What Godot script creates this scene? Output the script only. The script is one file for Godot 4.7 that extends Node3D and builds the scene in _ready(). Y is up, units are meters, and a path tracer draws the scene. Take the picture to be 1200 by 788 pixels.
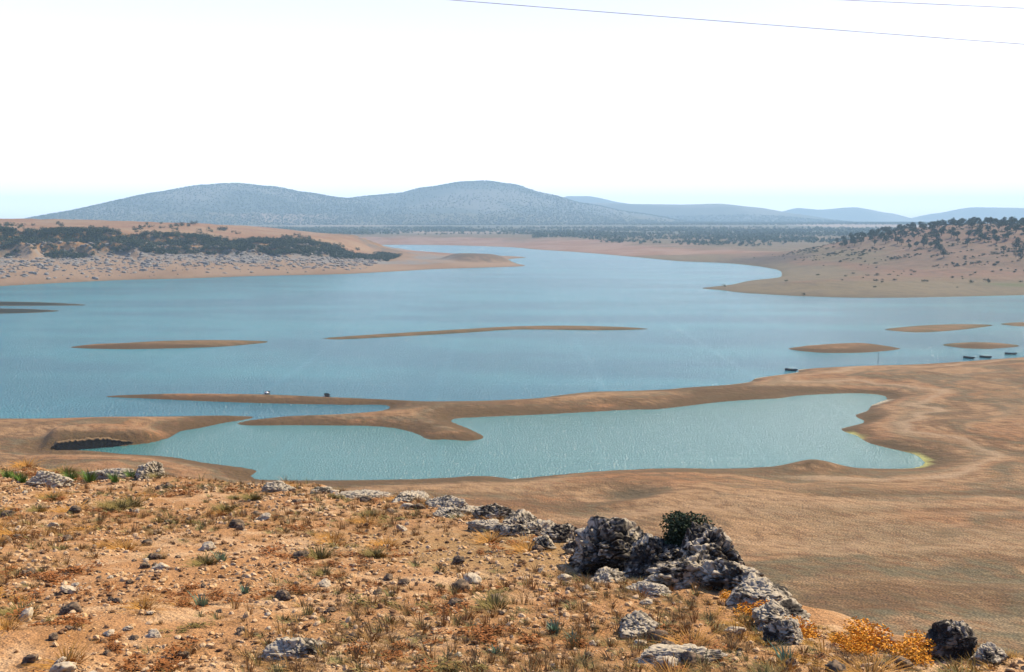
extends Node3D
# A drying reservoir in a hazy dry country, seen from a stony slope above its shore. y is up, north is -z; water level is y = 0.

# Shorelines, surveyed in metres: pairs of x (east) and d (distance north of the viewpoint, z = -d).
const SHORE := [
	-128.5, 200.3, -98.4, 202.1, -88.6, 202.1, -77.8, 203.9, -66.3, 204.3, -56.6, 205.2, -49.8, 203.9, -52.1, 200.3,
	-54.2, 198.2, -57.5, 192.8, -59.9, 190.4, -60.2, 185.0, -61.8, 180.7, -64.0, 178.6, -68.0, 176.5, -71.3, 175.2,
	-75.0, 172.9, -75.8, 171.6, -69.8, 171.2, -62.6, 170.6, -55.0, 168.7, -48.3, 164.5, -42.2, 161.6, -38.9, 159.3,
	-39.0, 155.5, -37.2, 153.4, -25.0, 153.2, -18.8, 153.4, -10.5, 154.5, -5.1, 156.0, -2.5, 155.5, 0.0, 153.9,
	4.2, 155.5, 13.0, 158.8, 20.9, 160.4, 26.3, 161.0, 30.5, 160.4, 38.2, 161.3, 41.4, 162.1, 45.3, 163.3,
	48.5, 162.1, 54.7, 160.7, 58.9, 160.4, 62.1, 161.0, 64.5, 163.3, 65.5, 166.3, 65.8, 170.6, 64.1, 173.8,
	61.8, 177.9, 61.0, 181.4, 61.2, 185.8, 59.8, 191.2, 63.3, 194.8, 66.9, 198.6, 67.0, 205.2, 71.2, 210.4,
	74.5, 217.3, 80.3, 224.7, 80.7, 230.3, 75.3, 232.6, 68.8, 231.4, 61.8, 229.1, 57.3, 225.8, 53.3, 224.7,
	44.3, 221.5, 35.0, 215.8, 28.8, 212.3, 23.2, 211.8, 17.0, 209.9, 5.5, 206.6, -2.2, 204.8, -11.0, 202.5,
	-11.8, 199.5, -8.3, 192.8, -4.8, 184.3, -7.4, 181.4, -11.9, 182.8, -14.4, 182.1, -16.8, 187.3, -21.5, 192.8,
	-26.4, 194.8, -31.7, 195.3, -42.4, 195.7, -47.6, 195.3, -51.7, 196.5, -49.9, 200.3, -46.1, 203.0, -44.3, 204.3,
	-34.0, 206.6, -29.6, 208.5, -25.7, 210.9, -24.7, 214.8, -26.5, 217.8, -35.3, 217.8, -53.5, 219.9, -66.2, 222.5,
	-79.2, 225.8, -87.1, 227.5, -88.5, 228.6, -82.6, 230.3, -71.2, 231.4, -53.5, 230.3, -36.7, 226.3, -24.0, 223.1,
	-17.9, 221.5, -7.2, 222.0, 0.0, 223.6, 6.0, 225.8, 9.8, 229.1, 17.0, 233.8, 25.3, 234.9, 34.6, 237.3,
	38.8, 239.8, 48.7, 243.6, 56.3, 248.8, 59.1, 254.9, 67.6, 261.4, 72.6, 265.8, 73.0, 269.7, 88.9, 275.3,
	105.0, 278.5, 122.8, 285.4, 142.5, 294.3, 173.8, 307.9, 234.1, 322.8, 439.5, 548.3, 337.4, 561.3, 260.7, 542.0,
	196.2, 524.0, 168.1, 524.0, 143.1, 535.9, 120.1, 561.3, 114.2, 582.0, 105.6, 596.7, 129.3, 628.3, 150.8, 672.9,
	177.3, 708.0, 189.4, 746.9, 205.7, 824.7, 202.0, 902.9, 185.9, 957.4, 157.7, 987.1, 124.5, 1114.0, 96.8, 1213.1,
	62.9, 1313.3, 36.1, 1369.8, 0.0, 1498.7, -50.2, 1572.7, -103.8, 1626.2, -171.5, 1654.3, -236.1, 1626.2, -225.9, 1522.6,
	-168.8, 1410.2, -115.3, 1313.3, -57.4, 1197.9, -22.5, 1127.1, 15.8, 1101.1, -8.2, 1029.8, 0.0, 957.4, 11.3, 886.1,
	-17.2, 862.0, -59.9, 831.9, -84.8, 797.0, -120.4, 752.9, -148.2, 741.1, -175.1, 729.7, -213.8, 697.6, -245.8, 682.5,
	-270.8, 654.3, -296.0, 616.1, -323.9, 561.3, -366.1, 507.2]
const ISLANDS := [
	[-133.4, 318.4, -126.5, 325.0, -112.3, 334.3, -99.7, 337.2, -86.8, 336.7, -75.1, 333.1, -81.2, 325.0, -86.0, 320.6, -97.6, 316.2, -113.7, 313.5, -127.0, 315.2],
	[-62.7, 341.6, -47.5, 353.2, -29.3, 364.1, -15.0, 372.8, 0.0, 381.3, 20.7, 384.1, 40.5, 378.8, 48.7, 371.3, 29.6, 367.5, 11.9, 369.9, 0.0, 369.9, -17.3, 358.6, -37.3, 347.9, -54.6, 339.1],
	[81.8, 314.1, 93.9, 323.9, 105.6, 327.7, 112.0, 323.2, 115.5, 314.1, 100.8, 304.9, 88.5, 304.9],
	[129.4, 369.9, 146.5, 383.4, 163.0, 389.8, 176.6, 386.6, 153.8, 367.5, 137.6, 359.9],
	[131.7, 325.0, 144.4, 331.9, 151.3, 329.6, 155.0, 321.7, 141.8, 314.1, 134.8, 315.6],
	[179.3, 389.8, 188.0, 396.4, 204.8, 398.0, 197.3, 380.3, 181.2, 381.9],
	[-272.3, 499.1, -223.0, 496.5, -184.1, 475.0, -205.4, 474.1, -257.4, 471.7],
	[-251.2, 460.2, -209.6, 458.0, -188.8, 447.1, -196.4, 436.8, -234.2, 428.8]]
# Ridge lines of the far hills: distance north, half depth, then pairs of x and height.
const RIDGES := [
	[4500, 900, [-2077, 24, -1934, 31, -1754, 49, -1609, 99, -1428, 152, -1267, 180, -1141, 187, -999, 173, -875, 148, -715, 123, -536, 99, -358, 67, -143, 24]],
	[5000, 1000, [-1074, 22, -914, 86, -794, 125, -635, 145, -516, 156, -397, 184, -218, 211, -119, 215, 0, 200, 159, 156, 318, 113, 557, 70, 796, 30]],
	[6000, 900, [0, 76, 286, 123, 477, 133, 667, 126, 953, 123, 1144, 128, 1335, 109, 1526, 76, 1718, 43, 1958, 14]],
	[7600, 500, [0, 62, 242, 146, 392, 206, 542, 206, 785, 158, 966, 116, 1209, 62]],
	[7900, 500, [1634, 51, 1947, 89, 2103, 126, 2260, 113, 2511, 132, 2763, 89, 2891, 51, 3143, 14]],
	[7800, 500, [2794, 13, 3101, 87, 3347, 130, 3719, 125, 4218, 56, 4655, 13]],
	[7000, 600, [891, 44, 1670, 60, 2228, 27, 2562, 10, 2897, 21, 3342, 10, 3900, 16]]]

const EYE := 38.0
var rng := RandomNumberGenerator.new()
var used := {}
var n_soft: FastNoiseLite
var n_mid: FastNoiseLite
var n_fine: FastNoiseLite
var n_cell: FastNoiseLite
var n_ridge: FastNoiseLite
var M := {}

# ---------------------------------------------------------------- naming
func numbered(called: String) -> String:
	var k: int = used.get(called, 0)
	used[called] = k + 1
	return called if k == 0 else "%s_%03d" % [called, k]

func tag(o: Node, label: String, category: String, group := "") -> void:
	o.set_meta("label", label)
	o.set_meta("category", category)
	if group != "":
		o.set_meta("group", group)

func place(called: String, mesh: Mesh, mat: Material, at: Vector3, parent: Node = null) -> MeshInstance3D:
	var o := MeshInstance3D.new()
	o.mesh = mesh
	if mat:
		o.material_override = mat
	o.position = at
	if parent == null:
		o.name = numbered(called)
		add_child(o)
	else:
		o.name = called
		parent.add_child(o, true)
	return o

func setting(called: String, mesh: Mesh, mat: Material) -> MeshInstance3D:
	var o := place(called, mesh, mat, Vector3.ZERO)
	o.set_meta("kind", "structure")
	return o

func base(called: String, at: Vector3) -> Node3D:
	var o := Node3D.new()
	o.name = numbered(called)
	o.position = at
	add_child(o)
	return o

func scatter(called: String, mesh: Mesh, mat: Material, xf: Array, cols: Array, label: String, category: String) -> void:
	var mm := MultiMesh.new()
	mm.transform_format = MultiMesh.TRANSFORM_3D
	mm.use_colors = cols.size() > 0
	mm.mesh = mesh
	mm.instance_count = xf.size()
	for i in xf.size():
		mm.set_instance_transform(i, xf[i])
		if cols.size() > 0:
			mm.set_instance_color(i, cols[i])
	var o := MultiMeshInstance3D.new()
	o.multimesh = mm
	o.material_override = mat
	o.name = numbered(called)
	add_child(o)
	tag(o, label, category)
	o.set_meta("kind", "stuff")

# ---------------------------------------------------------------- noise, textures, materials
func noise(kind: int, seed_: int, freq: float, oct := 4) -> FastNoiseLite:
	var n := FastNoiseLite.new()
	n.noise_type = kind
	n.seed = seed_
	n.frequency = freq
	n.fractal_octaves = oct
	return n

func grey_texture(n: FastNoiseLite, size: int, lo: float, hi: float, power := 1.0) -> ImageTexture:
	var im := n.get_seamless_image(size, size)
	im.convert(Image.FORMAT_L8)
	var b := im.get_data()
	var lut := PackedByteArray()
	lut.resize(256)
	for i in 256:
		lut[i] = int(255.0 * lerpf(lo, hi, pow(i / 255.0, power)))
	for i in b.size():
		b[i] = lut[b[i]]
	return ImageTexture.create_from_image(Image.create_from_data(size, size, false, Image.FORMAT_L8, b))

func ground_material(tint: ImageTexture, relief: ImageTexture, metres: float, cm: float) -> StandardMaterial3D:
	var m := StandardMaterial3D.new()
	m.vertex_color_use_as_albedo = true
	m.albedo_texture = tint
	m.roughness = 0.95
	m.metallic_specular = 0.2
	m.uv1_triplanar = true
	m.uv1_world_triplanar = true
	m.uv1_scale = Vector3.ONE / metres
	if relief:
		m.heightmap_enabled = true
		m.heightmap_texture = relief
		m.heightmap_scale = cm
	return m

func plain_material(c: Color, rough := 0.9) -> StandardMaterial3D:
	var m := StandardMaterial3D.new()
	m.albedo_color = c
	m.roughness = rough
	m.metallic_specular = 0.25
	return m

func tinted_material(rough := 0.9) -> StandardMaterial3D:
	var m := plain_material(Color.WHITE, rough)
	m.vertex_color_use_as_albedo = true
	return m

# ---------------------------------------------------------------- shore distance
class Field:
	var x0: float
	var d0: float
	var step: float
	var nx: int
	var nd: int
	var reach: float
	var v: PackedFloat32Array
	func _init(a: float, b: float, c: float, e: float, s: float, r: float, segs: PackedVector2Array) -> void:
		x0 = a
		d0 = c
		step = s
		reach = r
		nx = int((b - a) / s) + 1
		nd = int((e - c) / s) + 1
		v.resize(nx * nd)
		v.fill(r * r)
		for k in range(0, segs.size(), 2):
			var p := segs[k]
			var q := segs[k + 1]
			var i0 := maxi(0, int((minf(p.x, q.x) - r - x0) / s))
			var i1 := mini(nx - 1, int((maxf(p.x, q.x) + r - x0) / s) + 1)
			var j0 := maxi(0, int((minf(p.y, q.y) - r - d0) / s))
			var j1 := mini(nd - 1, int((maxf(p.y, q.y) + r - d0) / s) + 1)
			var w := q - p
			var l := maxf(w.length_squared(), 1e-6)
			for j in range(j0, j1 + 1):
				for i in range(i0, i1 + 1):
					var z := Vector2(x0 + i * s, d0 + j * s) - p
					var t := clampf(z.dot(w) / l, 0.0, 1.0)
					var dd := (z - w * t).length_squared()
					var at := j * nx + i
					if dd < v[at]:
						v[at] = dd
		for j in nd:
			var dd := d0 + j * s + 0.00137
			var cuts: Array[float] = []
			for k in range(0, segs.size(), 2):
				var p := segs[k]
				var q := segs[k + 1]
				if (p.y > dd) != (q.y > dd):
					cuts.append(p.x + (dd - p.y) / (q.y - p.y) * (q.x - p.x))
			cuts.sort()
			var c2 := 0
			for i in nx:
				var x := x0 + i * s
				while c2 < cuts.size() and cuts[c2] < x:
					c2 += 1
				var at := j * nx + i
				var dist := sqrt(v[at])
				v[at] = -dist if c2 % 2 == 1 else dist
	func at(x: float, d: float) -> float:
		var fx := clampf((x - x0) / step, 0.0, nx - 1.001)
		var fd := clampf((d - d0) / step, 0.0, nd - 1.001)
		var i := int(fx)
		var j := int(fd)
		var k := j * nx + i
		fx -= i
		fd -= j
		return lerpf(lerpf(v[k], v[k + 1], fx), lerpf(v[k + nx], v[k + nx + 1], fx), fd)

var near_field: Field
var far_field: Field

func smooth_ring(flat: Array) -> PackedVector2Array:
	var p := PackedVector2Array()
	for i in range(0, flat.size(), 2):
		p.append(Vector2(flat[i], flat[i + 1]))
	var out := PackedVector2Array()
	var n := p.size()
	for i in n:
		var a := p[(i + n - 1) % n]
		var b := p[i]
		var c := p[(i + 1) % n]
		var e := p[(i + 2) % n]
		for k in 3:
			var t := k / 3.0
			var bend := b.cubic_interpolate(c, b + (b - a).limit_length((c - b).length()) * -1.0, c + (e - c).limit_length((c - b).length()), t)
			out.append(b.lerp(c, t).lerp(bend, 0.8))
	return out

func edges(ring: PackedVector2Array) -> PackedVector2Array:
	var out := PackedVector2Array()
	for i in ring.size():
		out.append(ring[i])
		out.append(ring[(i + 1) % ring.size()])
	return out

func shore(x: float, d: float) -> float:
	# metres inland (positive) or out on the water (negative)
	if d < 480.0 and x > -230.0 and x < 290.0:
		var w := smoothstep(480.0, 450.0, d)
		if w >= 1.0:
			return near_field.at(x, d)
		return lerpf(far_field.at(x, d), near_field.at(x, d), w)
	return far_field.at(x, d)

# ---------------------------------------------------------------- heights
const CREST := [-60.0, 50.0, -13.7, 28.6, -4.9, 22.0, -1.6, 18.4, 0.45, 12.8, 1.7, 9.6, 2.05, 7.6, 2.6, 6.9, 3.6, 6.3, 6.0, 5.6, 12.0, 7.0, 30.0, 14.0, 80.0, 36.0, 130.0, 48.0]

func beyond_crest(x: float, d: float) -> float:
	var best := 1e9
	var sgn := 1.0
	for k in range(0, CREST.size() - 2, 2):
		var p := Vector2(CREST[k], CREST[k + 1])
		var w := Vector2(CREST[k + 2], CREST[k + 3]) - p
		var z := Vector2(x, d) - p
		var t := clampf(z.dot(w) / w.length_squared(), 0.0, 1.0)
		var dd := (z - w * t).length_squared()
		if dd < best:
			best = dd
			sgn = 1.0 if w.cross(z) > 0.0 else -1.0
	return sgn * sqrt(best)

func slope_height(x: float, d: float) -> float:
	var e := beyond_crest(x, d) + n_mid.get_noise_2d(x * 9.0, d * 9.0) * 0.7
	var h := EYE - 1.6 - 0.18 * d - 0.06 * maxf(0.0, x - 15.0) - 0.06 * maxf(0.0, -30.0 - x)
	if e > 0.0:
		h -= 0.95 * (e - 1.2 * (1.0 - exp(-e / 1.2)))
	h += n_mid.get_noise_2d(x * 6.0 + 40.0, d * 6.0) * 0.10 + n_mid.get_noise_2d(x * 22.0, d * 22.0) * 0.035
	return h

func plain_height(x: float, d: float, s: float) -> float:
	if s < 0.0:
		return maxf(-2.5, 0.09 * s)
	var h := 1.9 * (1.0 - exp(-s / 8.0)) + 0.032 * maxf(0.0, s - 14.0)
	h += (n_soft.get_noise_2d(x * 1.1, d * 1.1) * 0.8 + n_soft.get_noise_2d(x * 4.0, d * 4.0) * 0.22) * smoothstep(1.0, 16.0, s)
	# the cut bank at the lagoon's west end, a low mound by the south shore and a shallow pit
	var bank := smoothstep(17.0, 8.0, Vector2(x + 71.0, (d - 178.0) * 1.6).length()) * smoothstep(-78.0, -76.0, x + (d - 172.0) * 0.3)
	h += bank * 1.3 * smoothstep(0.1, 1.3, s)
	h += 1.3 * exp(-pow((x - 45.5) / 4.5, 2.0) - pow((d - 157.5) / 3.0, 2.0))
	var r := Vector2((x - 16.0) / 1.3, d - 139.5).length()
	h -= 0.55 * exp(-pow(r / 3.4, 2.0)) - 0.12 * exp(-pow((r - 6.5) / 2.0, 2.0))
	return h

func far_land(x: float, d: float) -> float:
	return 3.0 + maxf(0.0, d - 1250.0) * 0.0085

func country_height(x: float, d: float, s: float) -> float:
	if s < 0.0:
		return maxf(-2.5, 0.09 * s)
	var h := 1.0 * (1.0 - exp(-s / 10.0))
	# low islands stay low; the banks rise inland
	if d < 520.0 and x < -150.0 and s < 40.0:
		return 0.35 * (1.0 - exp(-s / 10.0))
	if d > 430.0 or x < -230.0 or x > 290.0:
		var wl := smoothstep(-95.0, -150.0, x)
		var wr := smoothstep(60.0, 130.0, x) * smoothstep(1150.0, 950.0, d)
		var rise := 0.045 * minf(s, 160.0)
		var b := lerpf(29.0, 21.0, smoothstep(-330.0, -190.0, x)) * smoothstep(-90.0, -175.0, x) - 11.0
		var step1 := smoothstep(80.0, 94.0, s + n_soft.get_noise_2d(x * 1.3, d * 1.3) * 12.0)
		var step2 := smoothstep(100.0, 118.0, s + n_soft.get_noise_2d(x * 1.1 + 90.0, d * 1.1) * 14.0)
		var left := 0.14 * minf(s, 80.0) * smoothstep(-60.0, -200.0, x) + maxf(0.0, b) * (0.5 * step1 + 0.5 * step2) + 8.5 * smoothstep(115.0, 480.0, s) * wl
		left = maxf(left, 0.03 * minf(s, 120.0))
		var knoll := Vector2((x + 32.0) / 40.0, (d - 960.0) / 45.0).length()
		left += 6.0 * smoothstep(1.0, 0.35, knoll)
		var q := Vector2((x - 420.0) / 230.0, (d - 880.0) / 330.0).length()
		var right := 0.05 * minf(s, 160.0) + 25.0 * smoothstep(1.0, 0.15, q)
		var north := far_land(x, d) * smoothstep(0.0, 160.0, s) * smoothstep(950.0, 1250.0, d)
		var ul := smoothstep(30.0, -10.0, x) * smoothstep(1700.0, 1250.0, d)
		h += lerpf(maxf(lerpf(rise * 0.4, right, wr), north), maxf(left, north * 0.3), ul)
		h += (n_soft.get_noise_2d(x * 0.5, d * 0.5) * 1.6 + n_soft.get_noise_2d(x * 1.7, d * 1.7) * 0.7) * smoothstep(5.0, 50.0, s)
		h += absf(n_ridge.get_noise_2d(x * 1.4, d * 1.4)) * 3.0 * (step1 * (1.0 - step2) * wl + 0.25 * smoothstep(30.0, 60.0, s) * (1.0 - step1) * wl)
	return h

func hills_height(x: float, d: float) -> float:
	var best := far_land(x, d)
	if d > 3600.0:
		best = lerpf(best, 8.0, smoothstep(3600.0, 7000.0, d))
	for r in RIDGES:
		var along: Array = r[2]
		if x < along[0] - 400.0 or x > along[along.size() - 2] + 400.0 or absf(d - r[0]) > r[1] * 2.4:
			continue
		var h: float = along[1] * smoothstep(400.0, 0.0, along[0] - x)
		for k in range(0, along.size() - 2, 2):
			if x >= along[k] and x <= along[k + 2]:
				h = lerpf(along[k + 1], along[k + 3], smoothstep(0.0, 1.0, (x - along[k]) / (along[k + 2] - along[k])) * 0.5 + 0.5 * (x - along[k]) / (along[k + 2] - along[k]))
		if x > along[along.size() - 2]:
			h = along[along.size() - 1] * smoothstep(400.0, 0.0, x - along[along.size() - 2])
		var far: float = (d - r[0]) / r[1]
		var spur := n_ridge.get_noise_2d(x * 0.02, d * 0.012 + r[0])
		h *= exp(-far * far * (1.0 + 0.5 * spur)) * (1.0 + 0.10 * spur * smoothstep(0.0, 0.7, absf(far)))
		best = maxf(best, h) + 0.25 * minf(best, maxf(h, 0.0)) * 0.2
	return best

func height(x: float, d: float) -> float:
	if d > 320.0:
		return country_height(x, d, shore(x, d))
	var p := plain_height(x, d, shore(x, d)) if d > 60.0 else 5.5 + n_soft.get_noise_2d(x, d) * 0.7
	if d > 60.0 and d < 100.0:
		p = lerpf(5.5 + n_soft.get_noise_2d(x, d) * 0.7, p, smoothstep(60.0, 100.0, d))
	if d > 130.0:
		return p
	var q := slope_height(x, d)
	var k := clampf(0.5 + 0.5 * (q - p) / 3.0, 0.0, 1.0)
	return lerpf(p, q, k) + 3.0 * k * (1.0 - k) * 0.5

# ---------------------------------------------------------------- colours of the soil (linear)
func c3(a: float, b: float, c: float) -> Color:
	return Color(a, b, c)

func slope_color(x: float, d: float, h: float) -> Color:
	var a := n_mid.get_noise_2d(x * 7.0, d * 7.0)
	var b := n_mid.get_noise_2d(x * 25.0 + 50.0, d * 25.0)
	var c := n_fine.get_noise_2d(x * 8.0, d * 8.0)
	var col := c3(0.503, 0.26, 0.108).lerp(c3(0.642, 0.399, 0.205), smoothstep(-0.1, 0.45, a + 0.6 * c))
	col = col.lerp(c3(0.362, 0.174, 0.0615), smoothstep(0.12, 0.45, b + 0.5 * c) * 0.75)
	col = col.lerp(c3(0.32, 0.23, 0.0922), smoothstep(0.25, 0.5, n_soft.get_noise_2d(x * 3.0, d * 3.0)) * 0.5)
	return col

func plain_color(x: float, d: float, h: float, s: float) -> Color:
	if d < 120.0 and h > 8.0:
		return slope_color(x, d, h)
	var a := n_soft.get_noise_2d(x * 0.8, d * 1.6)
	var b := n_mid.get_noise_2d(x * 0.6, d * 1.2)
	var c := n_fine.get_noise_2d(x * 1.6, d * 1.6)
	# strandlines: each stand of the falling water left a band of its own silt, pebbles or dead weed
	var lap := s + a * 7.0 + b * 3.0
	var band := 1.5 * n_soft.get_noise_2d(h * 55.0 + a * 22.0, x * 0.12 + d * 0.1) + 0.8 * n_mid.get_noise_2d(h * 90.0 + a * 30.0, x * 0.1)
	var stripe := 0.9 * n_mid.get_noise_2d(lap * 2.6, x * 0.16 + d * 0.10) + 0.35 * n_mid.get_noise_2d(lap * 13.0, x * 0.3) + 0.25 * n_soft.get_noise_2d(x * 1.5 + 70.0, d * 2.2)
	var grain := c + 0.6 * n_fine.get_noise_2d(x * 3.7, d * 3.7)
	var col := c3(0.30, 0.17, 0.075).lerp(c3(0.42, 0.25, 0.12), smoothstep(-0.15, 0.3, band + 0.3 * grain))
	col = col.lerp(c3(0.36, 0.165, 0.065), smoothstep(0.05, 0.35, a + 0.3 * grain) * 0.7)
	col = col.lerp(c3(0.175, 0.135, 0.07), smoothstep(0.05, 0.3, -band + 0.4 * b + 0.25 * grain) * 0.85)
	col = col.lerp(c3(0.16, 0.135, 0.075), smoothstep(135.0, 95.0, d + b * 60.0 + grain * 25.0) * (0.45 + 0.5 * smoothstep(-0.2, 0.2, b + 0.4 * grain)))
	col = col.lerp(c3(0.155, 0.085, 0.036), smoothstep(0.06, 0.26, stripe + 0.2 * grain) * 0.6)
	col = col.lerp(c3(0.47, 0.30, 0.16), smoothstep(0.16, 0.34, -stripe + 0.15 * grain) * 0.45)
	col = col.lerp(c3(0.20, 0.105, 0.045), smoothstep(0.1, 0.4, grain) * 0.6)
	# a worn path round the lagoon's east end
	col = col.lerp(c3(0.45, 0.30, 0.17), smoothstep(1.1, 0.6, absf(lap - 11.0)) * smoothstep(35.0, 45.0, x) * 0.8)
	# damp mud along the water, with dried weed round the lagoon's east end
	col = col.lerp(c3(0.125, 0.075, 0.03), smoothstep(5.2, 3.4, s + grain * 2.5 + a * 7.0) * 0.8)
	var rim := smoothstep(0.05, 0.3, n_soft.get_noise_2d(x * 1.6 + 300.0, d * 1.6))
	var weed := smoothstep(9.0, 4.0, Vector2(x - 66.0, d - 165.0).length()) + smoothstep(4.0, 2.0, Vector2(x - 61.0, d - 186.0).length())
	col = col.lerp(c3(0.479, 0.459, 0.148), smoothstep(0.95, 0.5, s) * clampf(weed, 0.0, 1.0))
	if d > 216.0 and d < 300.0 and shore(x, d + 2.0) < s - 1.0:  # pale rim: glint of shallow water painted into the spit's far-side land colour
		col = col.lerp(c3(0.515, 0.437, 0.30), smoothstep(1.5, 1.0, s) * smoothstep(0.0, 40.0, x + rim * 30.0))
	var r := Vector2((x - 16.0) / 1.3, d - 139.5).length() + c * 1.5
	col = col.lerp(c3(0.147, 0.103, 0.0516), smoothstep(4.5, 1.5, r))
	return col

func country_color(x: float, d: float, h: float, s: float) -> Color:
	var a := n_soft.get_noise_2d(x * 0.35, d * 0.35)
	var b := n_mid.get_noise_2d(x * 0.25, d * 0.25)
	var c := n_fine.get_noise_2d(x * 0.7, d * 0.7)
	if d < 430.0 and x > -230.0 and x < 290.0:
		var isle := c3(0.182, 0.117, 0.0455).lerp(c3(0.251, 0.152, 0.0683), smoothstep(-0.2, 0.3, b + c))
		isle = isle.lerp(c3(0.0911, 0.0759, 0.0266), smoothstep(2.5, 0.3, s + c * 1.5))
		return isle
	var col: Color
	if d > 1120.0 and not (x < -120.0 and d < 1350.0):
		col = c3(0.35, 0.22, 0.152).lerp(c3(0.304, 0.167, 0.0987), smoothstep(-0.2, 0.3, b))
		col = col.lerp(c3(0.152, 0.122, 0.0645), smoothstep(120.0, 220.0, s + a * 120.0) * 0.8)
	elif x < 40.0:
		col = c3(0.356, 0.236, 0.144).lerp(c3(0.304, 0.19, 0.106), smoothstep(-0.2, 0.4, b))
		col = col.lerp(c3(0.274, 0.251, 0.22), smoothstep(38.0, 60.0, s + b * 25.0) * smoothstep(92.0, 80.0, s) * smoothstep(-0.35, 0.2, c + b))
		var up := smoothstep(80.0, 90.0, s + b * 10.0)
		col = col.lerp(c3(0.327, 0.182, 0.0759).lerp(c3(0.167, 0.144, 0.114), smoothstep(0.0, 0.25, c + a)), up * smoothstep(-90.0, -120.0, x))
		col = col.lerp(c3(0.319, 0.175, 0.0911).lerp(c3(0.356, 0.228, 0.129), smoothstep(-0.3, 0.3, b)), smoothstep(118.0, 135.0, s + b * 14.0) * smoothstep(-90.0, -120.0, x))
		var knoll := Vector2((x + 32.0) / 40.0, (d - 960.0) / 45.0).length()
		col = col.lerp(c3(0.152, 0.114, 0.0759), smoothstep(1.0, 0.6, knoll + c * 0.3) * 0.8)
		if d < 600.0 and s < 40.0 and x < -150.0:
			col = c3(0.0345, 0.0345, 0.0184)
	else:
		col = c3(0.22, 0.171, 0.0949).lerp(c3(0.258, 0.16, 0.0987), smoothstep(40.0, 100.0, s + b * 60.0))
		col = col.lerp(c3(0.274, 0.144, 0.0873), smoothstep(0.0, 0.35, n_soft.get_noise_2d(h * 5.0 + a * 9.0, 2.0)) * 0.7)
		col = col.lerp(c3(0.144, 0.11, 0.0759), smoothstep(0.05, 0.3, c + 0.5 * b) * 0.6)
		col = col.lerp(c3(0.10, 0.075, 0.06), smoothstep(1.0, 0.6, Vector2((x - 222.0) / 34.0, (d - 935.0) / 75.0).length() + 0.8 * c) * 0.85)
		col = col.lerp(c3(0.129, 0.144, 0.0531), smoothstep(14.0, 4.0, Vector2((x - 278.0) * 0.45, d - 585.0).length() + c * 6.0) * 0.8)
	col = col.lerp(c3(0.152, 0.114, 0.0531), smoothstep(5.0, 0.8, s + c * 3.0) * 0.55)
	return col

func hills_color(x: float, d: float, h: float) -> Color:
	var a := n_soft.get_noise_2d(x * 0.05, d * 0.05)
	var b := n_mid.get_noise_2d(x * 0.035, d * 0.035)
	var col := c3(0.085, 0.105, 0.09).lerp(c3(0.17, 0.175, 0.155), smoothstep(-0.15, 0.4, a + b))
	if h < 60.0 and d < 4500.0:
		col = c3(0.132, 0.119, 0.0726).lerp(c3(0.304, 0.224, 0.158), smoothstep(0.1, 0.35, n_soft.get_noise_2d(x * 0.03, d * 0.09)))
		if x > 900.0:
			col = col.lerp(c3(0.363, 0.277, 0.211), smoothstep(600.0, 200.0, absf(d - 3300.0)) * smoothstep(2300.0, 1900.0, x))
	return col

# ---------------------------------------------------------------- terrain sheets
func sheet(x0: float, x1: float, d0: float, d1: float, step: float, hf: Callable, cf: Callable, hole := Rect2(), spread := 0.0, from := 40.0) -> ArrayMesh:
	var nx := int(round((x1 - x0) / step)) + 1
	var nd := int(round((d1 - d0) / step)) + 1
	var hs := PackedFloat32Array()
	hs.resize(nx * nd)
	for j in nd:
		var d := d0 + j * step
		for i in nx:
			var x := x0 + i * step
			if spread > 0.0 and absf(x) > spread * d + from + step * 2.0:
				continue
			hs[j * nx + i] = hf.call(x, d)
	var pos := PackedVector3Array()
	var nor := PackedVector3Array()
	var col := PackedColorArray()
	var idx := PackedInt32Array()
	var slot := PackedInt32Array()
	slot.resize(nx * nd)
	slot.fill(-1)
	for j in nd - 1:
		var d := d0 + j * step
		for i in nx - 1:
			var x := x0 + i * step
			if spread > 0.0 and minf(absf(x), absf(x + step)) > spread * d + from:
				continue
			if hole.size.x > 0.0 and x >= hole.position.x and x + step <= hole.end.x and d >= hole.position.y and d + step <= hole.end.y:
				continue
			var q := [j * nx + i, j * nx + i + 1, (j + 1) * nx + i, (j + 1) * nx + i + 1]
			for k in q:
				if slot[k] < 0:
					slot[k] = pos.size()
					var ci: int = k % nx
					var cj: int = k / nx
					var h := hs[k]
					pos.append(Vector3(x0 + ci * step, h, -(d0 + cj * step)))
					var hx := hs[k + 1] - h if ci == 0 else (h - hs[k - 1] if ci == nx - 1 else (hs[k + 1] - hs[k - 1]) * 0.5)
					var hd := hs[k + nx] - h if cj == 0 else (h - hs[k - nx] if cj == nd - 1 else (hs[k + nx] - hs[k - nx]) * 0.5)
					nor.append(Vector3(-hx, step, hd).normalized())
					col.append(cf.call(x0 + ci * step, d0 + cj * step, h))
			idx.append_array([slot[q[0]], slot[q[2]], slot[q[1]], slot[q[1]], slot[q[2]], slot[q[3]]])
	var arr := []
	arr.resize(Mesh.ARRAY_MAX)
	arr[Mesh.ARRAY_VERTEX] = pos
	arr[Mesh.ARRAY_NORMAL] = nor
	arr[Mesh.ARRAY_COLOR] = col
	arr[Mesh.ARRAY_INDEX] = idx
	var m := ArrayMesh.new()
	m.add_surface_from_arrays(Mesh.PRIMITIVE_TRIANGLES, arr)
	return m

# ---------------------------------------------------------------- rocks
var ball_cache := {}

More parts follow.
